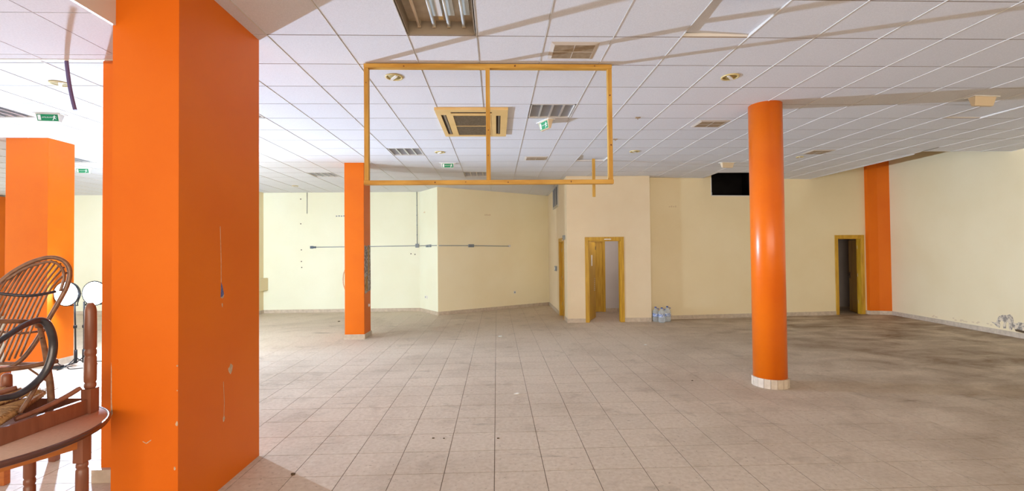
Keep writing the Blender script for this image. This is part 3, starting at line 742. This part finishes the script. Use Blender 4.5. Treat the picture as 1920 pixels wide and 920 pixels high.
exit_sign((.72, 6.45), -math.radians(62), 'exit sign turned sideways below the louvred light in the frame right half', .21, .125)
exit_sign((4.95, 9.5), math.radians(188), 'white exit sign seen from behind, left of the round orange column above the black opening', .24, .11)
exit_sign((6.08, 5.42), math.radians(184), 'shadowed exit sign seen from behind high at the right edge of the ceiling', .26, .115)

# dangling conduit from the soffit edge
MB().tube([(-3.325, 3.60, 3.30), (-3.318, 3.605, 3.20), (-3.305, 3.61, 3.07), (-3.285, 3.615, 2.95), (-3.27, 3.62, 2.875)], .013, 10).build('hanging_conduit', 'purple', label='short violet-grey conduit dangling from the lowered ceiling edge at left', cat='conduit')

# ------------------------------------------------------------------ wall fittings
cr_ = thing('wall_conduit', (-4.0, 13.84, 1.97), 'long horizontal grey conduit with junction boxes along the back wall', 'conduit')
yA = 13.84
MB().tube([(-5.45, yA, 1.965), (-4.0, yA, 1.97), (-2.42, yA, 1.982)], .012, 8).build('conduit_run', 'conduit', cr_)
jn = lambda s, d=-.012, z=1.965: mJ @ Vector((s, d, z))
MB().tube([(-2.36, yA - .01, 1.98), jn(.04, -.012, 1.98), jn(1.19, -.012, 1.965)], .012, 8, sub=1).build('conduit_run', 'conduit', cr_)
bp_ = lambda s, d=-.012, z=1.96: mB_ @ Vector((s, d, z))
MB().tube([bp_(.03), bp_(1.2), bp_(2.42, -.012, 1.945)], .012, 8).build('conduit_run', 'conduit', cr_)
MB().box((-5.60, yA - .045, 1.925), (-5.52, yA + .008, 2.0)).box((-5.52, yA - .035, 1.935), (-5.44, yA + .008, 1.99)).build('end_socket', 'box_dark', cr_)
MB().box((-2.46, yA - .03, 1.925), (-2.36, yA + .008, 2.04)).build('junction_box', 'box_grey', cr_, bevel=.004)
MB().box((.50, -.035, 1.925), (.62, 0, 1.995), mJ).build('junction_box', 'box_grey', cr_, bevel=.004)
MB().box((.68, -.04, 1.925), (.82, 0, 2.0), mJ).build('junction_box', 'box_grey', cr_, bevel=.004)
MB().box((.98, -.05, 1.915), (1.07, 0, 2.0), mB_).box((1.07, -.05, 1.915), (1.15, 0, 2.0), mB_).build('junction_box', 'box_grey', cr_, bevel=.004)
MB().box((2.40, -.03, 1.92), (2.46, 0, 1.985), mB_).build('end_cap', 'white', cr_)
for z in (2.3, 2.6, 2.9, 3.2): MB().box((-2.425, yA - .014, z), (-2.395, yA + .008, z + .02)).build('clip', 'box_grey', cr_)
MB().tube([(-2.41, yA, 2.03), (-2.41, yA, 3.62)], .010, 8).build('riser', 'box_grey', cr_)
MB().tube([(-5.704, yA, 2.98), (-5.704, yA, 3.62)], .009, 8).build('short_wall_conduit', 'conduit', label='short vertical conduit under the ceiling on the bright back wall', cat='conduit')
# plugged holes and filler marks
for (x, z) in ((-5.895, 3.42), (-5.895, 2.675), (-5.88, 1.89), (-5.88, 1.54), (-5.87, 1.36), (-2.60, 1.74), (-2.48, 1.72)):
    MB().lathe([(0, -.002), (.018, -.002), (.018, .001), (0, .001)], (x, 13.85, z), 10, axis='y').build('wall_hole', 'hole', wA)
def marks(m4, s, z, w_, parent, n=4, m_='filler'):
    for k in range(n):
        MB().box((s + w_ * k / n, -.003, z), (s + w_ * (k + .6) / n, 0, z + .035 + .01 * (k % 2)), m4).build('filler_patch', m_, parent)
mA, _ = frame_matrix((-7, 13.85), (-2.33, 13.85))
marks(mA, 2.15, 2.88, .3, wA, m_='conduit'); marks(mB_, 1.55, 2.87, .22, wB); marks(mD, .6, 2.86, .22, wD); marks(mJ, .30, 2.95, .12, wJ, 2)
def socket(m4, s, z, parent_name, label):
    t = thing(parent_name, m4 @ Vector((s, 0, z)), label, 'socket')
    MB().box((s - .04, -.01, z - .04), (s + .04, 0, z + .04), m4).build('plate', 'white', t, bevel=.003)
    MB().lathe([(.024, -.0), (.024, .002), (.018, .003), (0, .003)], (0, 0, 0), 14, axis='y')
    MB().box((s - .022, -.012, z - .022), (s + .022, -.0098, z + .022), m4).build('insert', 'conduit', t)
socket(mJ, .40, .455, 'wall_socket', 'white double wall socket low on the narrow bright wall jog')
socket(mB_, 2.62, .50, 'wall_socket', 'white wall socket low on the angled yellow wall, left of the side doorway')
MB().box((.475, -.008, .415), (.54, 0, .495), mJ).build('socket_cover', 'white', label='small blank cover beside the double socket on the wall jog', cat='cover')
# grille window and switches on the block's side wall
t = root_struct('window_3')
MB().box((1.42, -.03, 3.02), (2.44, 0, 3.62), mC).build('window_frame', 'metal', t)
MB().box((1.48, -.034, 3.08), (2.38, -.028, 3.58), mC).build('pane', 'box_dark', t)
for k in range(3): MB().box((1.50 + .3 * k, -.045, 3.08), (1.53 + .3 * k, -.03, 3.58), mC).build('bar', 'metal', t)
t = thing('switch_box', mC @ Vector((1.75, 0, 1.3)), 'grey electric switch box on the side wall left of the side doorway', 'switch')
MB().box((1.65, -.035, 1.20), (1.95, 0, 1.34), mC).build('box', 'box_grey', t, bevel=.004); MB().box((1.70, -.045, 1.23), (1.80, -.033, 1.31), mC).build('rocker', 'white', t)
t = thing('alarm_box', mC @ Vector((3.45, 0, 2.1)), 'small grey alarm box at the corner above the side doorway', 'box')
MB().box((3.40, -.05, 2.06), (3.56, 0, 2.17), mC).build('housing', 'conduit', t, bevel=.004); MB().lathe([(.02, 0), (.012, .02), (0, .022)], tuple(mC @ Vector((3.48, -.06, 2.04))), 10).build('sensor', 'white', t)

# crumbling plaster low on the right wall
def on_r(s, z, d): return mR @ Vector((s, d, z))
LR = lambda y: (12.0 - y) / 21.0 * ((R1[0] - R0[0]) ** 2 + 21.0 ** 2) ** .5
def wall_blob(pts, m_, d=-.004, nm='peeling_plaster', lab=None): MB().slab([on_r(LR(y), z, 0) for y, z in pts], (mR.to_3x3() @ Vector((0, d, 0)))).build(nm, m_, wR, label=lab)
wall_blob([(8.98, .235), (8.93, .225), (8.86, .23), (8.83, .30), (8.80, .36), (8.72, .40), (8.63, .405), (8.58, .43), (8.54, .41), (8.51, .34), (8.52, .22), (8.55, .13), (8.59, .115), (8.61, .20), (8.60, .25), (8.63, .285), (8.66, .23), (8.665, .14), (8.71, .125), (8.72, .20), (8.70, .25), (8.74, .29), (8.79, .25), (8.775, .19), (8.79, .13), (8.84, .15), (8.90, .20)], 'plaster_dark', lab='grey crumbling plaster arch')
wall_blob([(8.53, .22), (8.50, .28), (8.45, .27), (8.41, .31), (8.34, .295), (8.27, .32), (8.2, .29), (8.08, .28), (7.95, .22), (7.8, .16), (7.7, .12), (8.0, .10), (8.3, .115), (8.36, .15), (8.44, .13), (8.50, .16)], 'plaster_dark', -.006, lab='pale grey plaster scab')
wall_blob([(8.49, .155), (8.42, .16), (8.3, .15), (8.15, .14), (8.1, .115), (8.3, .105), (8.47, .12)], 'crumb', -.008)
for k in range(16):
    rr = random.Random(k + 50); y = rr.uniform(8.9, 10.4); wall_blob(blob(y, .13 + .05 * rr.random(), .03, .015, 7, seed=k + 60), 'filler', -.002)

# ------------------------------------------------------------------ water bottles
def bottle(x, y, rot, label, s=1.0):
    t = thing('water_bottle', (x, y, 0), label, 'bottle', 'empty water bottles in the corner')
    pr_ = [(0, .004), (.070, .0), (.080, .012), (.082, .05), (.078, .06), (.082, .07), (.078, .10), (.082, .11), (.080, .16), (.082, .22), (.074, .265), (.045, .30), (.022, .325), (.021, .345)]
    MB().lathe([(a * s, b * s) for a, b in pr_], (x, y, 0), 24).build('body', 'bottle', t)
    MB().lathe([(.023 * s, .342 * s), (.025 * s, .345 * s), (.025 * s, .368 * s), (0, .37 * s)], (x, y, 0), 16).build('cap', 'blue_cap', t)
    lb = MB(); n = 14
    for k in range(n):
        a0 = rot - 1.2 + 2.4 * k / n; a1 = rot - 1.2 + 2.4 * (k + 1) / n; rr = .0828 * s
        lb.add([(x + rr * math.cos(a), y + rr * math.sin(a), z * s) for a, z in ((a0, .13), (a1, .13), (a1, .205), (a0, .205))], [(0, 1, 2, 3)])
    lb.build('label_band', 'blue_label', t)
    m4 = ROT((x, y, 0), rot + 1.6)
    MB().tube([m4 @ Vector((.05 * s, 0, .30 * s)), m4 @ Vector((.085 * s, 0, .32 * s)), m4 @ Vector((.04 * s, 0, .335 * s)), m4 @ Vector((.02 * s, 0, .332 * s))], .006, 6).build('handle', 'blue_cap', t)
bottle(3.935, 11.15, -2.0, 'clear plastic water bottle half hidden behind the doorway block corner', .98)
bottle(4.03, 10.99, -1.9, 'clear plastic water bottle standing foremost of the three in the corner', .98)
bottle(4.22, 11.13, -1.5, 'clear plastic water bottle on the right of the three in the corner', 1.02)

# ------------------------------------------------------------------ litter on the floor
def scrap(x, y, s, label, seed):
    rr = random.Random(seed); n = 7; pts = blob(x, y, s, s * .8, n, .35, seed)
    vs = [(a, b, .002 + rr.uniform(0, s * .35)) for a, b in pts] + [(x, y, s * .3)] + [(a, b, .001) for a, b in pts]
    MB().add(vs, [(k, (k + 1) % n, n) for k in range(n)] + [tuple(range(n + 1, 2 * n + 1))[::-1]] + [(n + 1 + k, n + 1 + (k + 1) % n, (k + 1) % n, k) for k in range(n)]).build('paper_scrap', 'paper', label=label, cat='litter', group='paper scraps on the floor')
scrap(.06, 9.43, .05, 'crumpled white paper scrap farthest back on the tiled floor', 1)
scrap(.225, 5.58, .03, 'small white paper scrap on the floor straight ahead in the foreground', 2)
scrap(2.75, 8.36, .035, 'pale paper scrap on the floor left of the round column', 3)
def crumb(x, y, s, label, seed):
    pts = blob(x, y, s, s * .7, 7, .3, seed); MB().prism(pts, -.0005, s * .5).build('debris_crumb', 'crumb', label=label, cat='debris', group='dark crumbs on the floor')
crumb(-1.62, 3.655, .02, 'dark pebble on the floor in the pillar shadow at bottom left', 1)
crumb(-.61, 4.30, .011, 'left one of two dark crumbs close together on the foreground tiles', 2)
crumb(-.51, 4.29, .010, 'right one of two dark crumbs close together on the foreground tiles', 3)
crumb(.0, 4.26, .012, 'single dark crumb on the foreground tiles near the centre', 4)
crumb(2.6, 6.0, .012, 'tiny dark crumb on the floor left of the round column foot', 5)
crumb(-4.1, 11.9, .03, 'dark crumb on the floor left of the mid-room column near the back wall', 6)

# ------------------------------------------------------------------ work light on tripods
def lamp_stand(x, y, lean, label, head_x, az_):
    t = thing('work_light', (x, y, 0), label, 'lamp', 'work lights on tripods')
    MB().tube([(x, y, .10), (x + lean * .5, y, .6), (x + lean, y, 1.02)], .011, 8, sub=1).build('pole', 'black', t)
    MB().tube([(x, y, .05), (x, y, .26)], .021, 10).build('lower_tube', 'black', t)
    MB().lathe([(.018, 0), (.024, .01), (.024, .04), (.018, .05)], (x + lean * .55, y, .6), 12).build('clamp', 'black', t)
    for k in range(3):
        a = az_ + k * 2.094
        MB().tube([(x, y, .14), (x + .11 * math.cos(a), y + .11 * math.sin(a), .05), (x + .27 * math.cos(a), y + .27 * math.sin(a), .008)], .008, 6, sub=2).build('leg', 'black', t)
    hx = head_x; hz = 1.15
    hd = MB().lathe([(0, .10), (.11, .095), (.18, .06), (.200, .0), (.193, -.004), (.17, .0)], (hx, y, hz), 28, axis='y').build('lamp_head', 'black', t)
    MB().lathe([(0, -.05), (.085, -.042), (.15, -.020), (.190, .0), (0, .001)], (hx, y, hz), 28, axis='y').build('lens', 'lamp_glow', t, label='glaring blue-white lens')
    MB().tube([(hx - .20, y + .03, hz), (hx - .15, y + .03, hz - .16), (x + lean, y + .03, .96), (hx + .15, y + .03, hz - .16), (hx + .20, y + .03, hz)], .007, 6).build('bracket', 'black', t)
lamp_stand(-6.705, 7.46, -.02, 'left one of two glaring work lights on black tripod stands', -6.86, .4)
lamp_stand(-6.615, 7.50, .0, 'right one of two glaring work lights on black tripod stands', -6.455, 1.3)
pcx = MB().tube([(-6.70, 7.40, .02), (-6.80, 7.30, .015), (-6.95, 7.25, .02), (-7.00, 7.28, .16), (-6.95, 7.27, .26), (-6.86, 7.26, .22), (-6.82, 7.30, .08), (-6.72, 7.33, .02), (-6.6, 7.25, .008), (-6.45, 7.3, .008)], .006, 6)
pcx.build('power_cable', 'cable', label='black power cable looped up on the floor at the tripod feet', cat='cable')
MB().box((-6.86, 7.24, .012), (-6.74, 7.31, .06)).build('power_adapter', 'black', bevel=.006, label='small black power adapter lying by the tripod feet', cat='adapter')

# ------------------------------------------------------------------ round table
tb = thing('round_table', (-2.86, 2.56, 0), 'round table with beige top and dark moulded edge at the left edge of the picture', 'table')
TC = (-2.86, 2.58); TR = .56
MB().lathe([(0, .728), (TR - .012, .728), (TR - .012, .7505), (0, .7505)], (TC[0], TC[1], 0), 72).build('tabletop', 'laminate', tb)
MB().lathe([(TR - .03, .714), (TR - .012, .715), (TR - .004, .720), (TR - .008, .726), (TR + .004, .732), (TR + .006, .744), (TR, .750), (TR - .0125, .7512), (TR - .0125, .727), (TR - .03, .724)], (TC[0], TC[1], 0), 72).build('moulded_edge', 'edge_wood', tb)
def turned_leg(x, y, z0, z1, name='leg', m_='brown_wood', parent=tb, w_=.028, flip=False):
    L = z1 - z0; mb = MB(); f = (lambda t: z1 - t * L) if not flip else (lambda t: z0 + t * L)
    za, zb = sorted((f(0), f(.22))); mb.box((x - w_, y - w_, za), (x + w_, y + w_, zb))
    prof = [(.22, .85), (.235, 1.0), (.26, 1.0), (.27, .84), (.285, 1.03), (.34, 1.05), (.50, 1.05), (.515, .86), (.53, 1.04), (.56, 1.04), (.575, .86), (.59, 1.04), (.80, 1.03), (.93, .98), (.96, .86), (.985, .62), (1.0, .40)]
    pr_ = [(w_ * rr, f(t)) for t, rr in prof]
    if pr_[0][1] > pr_[-1][1]: pr_ = pr_[::-1]
    mb.lathe(pr_, (x, y, 0), 18)
    return mb.build(name, m_, parent)
LEGS = [(-2.405, 2.72), (-2.655, 2.25), (-3.18, 2.45), (-2.955, 2.98)]
for (x, y) in LEGS: turned_leg(x, y, 0, .705)
for k in range(4):
    a, b = LEGS[k], LEGS[(k + 1) % 4]; m4, L = frame_matrix(a, b)
    MB().box((.02, -.011, .632), (L - .02, .011, .705), m4).build('apron', 'apron_wood', tb)

# upturned table frame standing on the round table
uf = thing('upturned_table_frame', (-2.9, 2.75, .75), 'upside-down brown table frame with one turned leg pointing up on the round table', 'table')
A_, B_, C_, D_ = (-2.575, 2.965), (-2.60, 2.36), (-3.13, 2.34), (-3.11, 2.99)
for (p, q) in ((A_, B_), (B_, C_), (C_, D_), (D_, A_)):
    m4, L = frame_matrix(p, q); MB().box((.02, -.011, .7515), (L - .02, .011, .842), m4).build('apron', 'brown_wood', uf, bevel=.002)
turned_leg(A_[0], A_[1], .7515, 1.44, parent=uf, w_=.030, flip=True)
turned_leg(D_[0] - .0, D_[1], .7515, 1.0, parent=uf, w_=.026, flip=True)

# wooden chair behind, mostly outside the frame
wc = thing('wooden_chair', (-3.95, 3.6, 0), 'brown wooden chair standing on the floor behind the round table at the left edge', 'chair')
for (x, y, h_) in ((-3.785, 3.62, .9), (-4.17, 3.62, .9), (-3.785, 4.02, .45), (-4.17, 4.02, .45)):
    MB().box((x - .03, y - .025, 0), (x + .03, y + .025, h_)).build('leg', 'apron_wood' if h_ > .5 else 'brown_wood', wc, bevel=.004)
MB().box((-4.2, 3.60, .43), (-3.76, 4.05, .465)).build('seat', 'apron_wood', wc, bevel=.006)
for z in (.60, .78): MB().box((-4.15, 3.61, z), (-3.80, 3.63, z + .07)).build('back_rail', 'apron_wood', wc)

# ------------------------------------------------------------------ rattan chair
ra = thing('rattan_chair', (-2.86, 2.85, .84), 'rattan armchair with rounded spindle back leaning on the round table at left', 'chair')
HOOP = [(-3.072, 2.782, 1.363), (-3.049, 2.808, 1.46), (-3.024, 2.835, 1.547), (-2.986, 2.872, 1.621), (-2.937, 2.918, 1.681), (-2.894, 2.955, 1.714), (-2.849, 2.992, 1.73), (-2.81, 3.022, 1.715), (-2.785, 3.042, 1.673), (-2.778, 3.046, 1.617), (-2.79, 3.038, 1.538), (-2.814, 3.018, 1.454), (-2.846, 2.992, 1.356), (-2.876, 2.967, 1.259), (-2.907, 2.94, 1.171), (-2.941, 2.91, 1.099), (-2.981, 2.872, 1.057), (-3.026, 2.828, 1.043)]
HOOP2 = [(-2.968, 2.85, 1.596), (-2.92, 2.894, 1.656), (-2.878, 2.932, 1.687), (-2.833, 2.97, 1.703), (-2.805, 2.992, 1.688), (-2.79, 3.012, 1.646), (-2.788, 3.016, 1.591), (-2.80, 3.007, 1.513)]
SPIN = [[(-3.009, 2.85, 1.571), (-3.008, 2.787, 1.512), (-3.086, 2.642, 1.043)], [(-2.993, 2.865, 1.596), (-2.996, 2.8, 1.511), (-3.073, 2.659, 1.048)], [(-2.975, 2.883, 1.621), (-2.984, 2.812, 1.51), (-3.061, 2.676, 1.054)], [(-2.955, 2.901, 1.646), (-2.971, 2.825, 1.508), (-3.048, 2.692, 1.061)], [(-2.939, 2.916, 1.662), (-2.958, 2.838, 1.507), (-3.034, 2.708, 1.067)], [(-2.922, 2.931, 1.681), (-2.945, 2.85, 1.506), (-3.02, 2.725, 1.073)], [(-2.903, 2.948, 1.694), (-2.932, 2.863, 1.504), (-3.006, 2.742, 1.08)], [(-2.883, 2.964, 1.703), (-2.918, 2.876, 1.503), (-2.991, 2.758, 1.087)], [(-2.863, 2.98, 1.71), (-2.904, 2.889, 1.502), (-2.976, 2.774, 1.093)], [(-2.845, 2.996, 1.712), (-2.89, 2.901, 1.5), (-2.96, 2.791, 1.1)], [(-2.828, 3.009, 1.705), (-2.876, 2.914, 1.499), (-2.944, 2.807, 1.108)], [(-2.812, 3.021, 1.691), (-2.861, 2.927, 1.498), (-2.928, 2.824, 1.115)], [(-2.8, 3.03, 1.667), (-2.846, 2.939, 1.496), (-2.911, 2.84, 1.122)], [(-2.79, 3.038, 1.632), (-2.831, 2.952, 1.495), (-2.894, 2.857, 1.13)]]
MB().tube(HOOP, .013, 10).build('back_hoop', 'rattan', ra); MB().tube(HOOP2, .008, 8).build('inner_hoop', 'rattan', ra)
for s in SPIN: MB().tube(s, .0055, 6).build('spindle', 'rattan', ra)
MB().tube([(-3.09, 2.76, 1.545), (-3.021, 2.79, 1.531), (-2.956, 2.83, 1.511), (-2.882, 2.88, 1.496), (-2.842, 2.93, 1.5), (-2.815, 2.99, 1.512)], .009, 8).build('back_band', 'dark_rattan', ra)
MB().tube([(-3.09, 2.75, 1.30), (-3.019, 2.79, 1.298), (-2.954, 2.83, 1.284), (-2.892, 2.86, 1.271), (-2.86, 2.93, 1.269)], .007, 8).build('back_band', 'rattan', ra)
MB().tube([(-2.80, 2.42, 1.40), (-2.719, 2.5, 1.396), (-2.69, 2.55, 1.386), (-2.664, 2.62, 1.375), (-2.665, 2.7, 1.36), (-2.678, 2.75, 1.331), (-2.78, 2.90, 1.30), (-2.86, 2.975, 1.29)], .012, 8).build('armrest', 'rattan', ra)
LOOP = [(-2.70, 2.34, 1.20), (-2.631, 2.42, 1.252), (-2.615, 2.48, 1.294), (-2.612, 2.55, 1.333), (-2.621, 2.62, 1.359), (-2.626, 2.69, 1.37), (-2.61, 2.72, 1.35), (-2.599, 2.74, 1.284), (-2.599, 2.75, 1.211), (-2.601, 2.74, 1.136), (-2.614, 2.72, 1.067), (-2.631, 2.68, 1.014), (-2.641, 2.62, .981), (-2.655, 2.56, .974), (-2.70, 2.44, 1.00), (-2.76, 2.36, 1.06)]
MB().tube(LOOP, [.012, .013, .014, .015, .016, .018, .020, .021, .021, .021, .020, .019, .018, .017, .016, .015], 12).build('arm_loop', 'dark_rattan', ra, label='thick dark bentwood arm loop')
MB().tube([(-2.86, 2.52, 1.103), (-2.825, 2.6, 1.102), (-2.804, 2.66, 1.098), (-2.764, 2.75, 1.09), (-2.717, 2.83, 1.094), (-2.70, 2.88, 1.095)], .014, 10).build('seat_bar', 'rattan', ra)
MB().tube([(-3.206, 2.93, 1.074), (-3.066, 2.95, 1.07), (-2.878, 2.95, 1.062), (-2.70, 2.88, 1.09)], .010, 8).build('seat_bar', 'rattan', ra)
MB().tube([(-2.690, 2.76, 1.34), (-2.698, 2.8, 1.196), (-2.708, 2.83, 1.078), (-2.701, 2.84, .963), (-2.70, 2.85, .80)], [.012, .013, .015, .017, .017], 10).build('leg', 'rattan', ra)
MB().tube([(-2.62, 2.735, 1.10), (-2.641, 2.72, 1.034), (-2.648, 2.68, .954), (-2.655, 2.62, .868)], .011, 8).build('leg', 'rattan', ra)
MB().tube([(-2.80, 2.79, 1.09), (-2.786, 2.8, 1.071), (-2.739, 2.86, .978), (-2.70, 2.86, .93)], .005, 6).build('strut', 'rattan', ra)
MB().lathe([(.0, -.02), (.02, -.018), (.024, 0), (.02, .018), (0, .02)], (-2.69, 2.765, 1.335), 14).build('joint_binding', 'rattan', ra)
MB().tube([(-2.675, 2.752, 1.255), (-2.70, 2.80, 1.255)], .003, 6).build('nail', 'black', ra)

# broken chair seat of straw lying in the upturned frame
bs = thing('broken_rush_seat', (-2.95, 2.7, .78), 'broken straw-covered chair seat with loose rails lying under the rattan chair', 'chair')
rr = random.Random(11)
P0, P1, P2, P3 = Vector((-2.62, 2.46, .86)), Vector((-3.10, 2.42, .85)), Vector((-3.08, 2.92, .915)), Vector((-2.80, 2.90, .895))
cord = MB(); n = 22
ctr = (P0 + P1 + P2 + P3) / 4 + Vector((0, 0, -.012))
for side in ((P0, P1), (P1, P2), (P2, P3), (P3, P0)):
    for k in range(n):
        a = side[0].lerp(side[1], (k + .5) / n); o1 = (ctr - a); t = 1 - abs((k + .5) / n - .5) * 2 
        b = a + o1 * max(t, .04)
        cord.tube([a + Vector((0, 0, -.02)), a + Vector((0, 0, .012 + rr.uniform(0, .004))), a.lerp(b, .5) + Vector((0, 0, .008 + rr.uniform(0, .004))), b + Vector((0, 0, .002))], .0085, 5, sub=2)
cord.build('rush_weave', 'rush', bs, kind='stuff')
for (a, b) in ((P0, P1), (P1, P2), (P2, P3), (P3, P0)): MB().tube([a, b], .016, 10).build('seat_rail', 'rush', bs)
fr = MB()
for k in range(14):
    q = Vector((-2.80, 2.90, .90)) + Vector((rr.uniform(-.03, .03), rr.uniform(-.02, .02), 0)); fr.tube([q, q + Vector((rr.uniform(-.02, .04), rr.uniform(-.02, .04), rr.uniform(.0, .035)))], .0012, 4)
fr.build('straw_ends', 'rush', bs, kind='stuff')
MB().tube([(-2.540, 2.86, .935), (-2.576, 2.80, .897), (-2.615, 2.70, .862), (-2.66, 2.60, .84)], [.013, .014, .014, .013], 10).build('loose_rail', 'brown_wood', bs)
MB().tube([(-2.690, 2.64, 1.003), (-2.739, 2.58, .985), (-2.80, 2.50, .955), (-2.85, 2.46, .90)], .014, 10).build('loose_rail', 'brown_wood', bs)
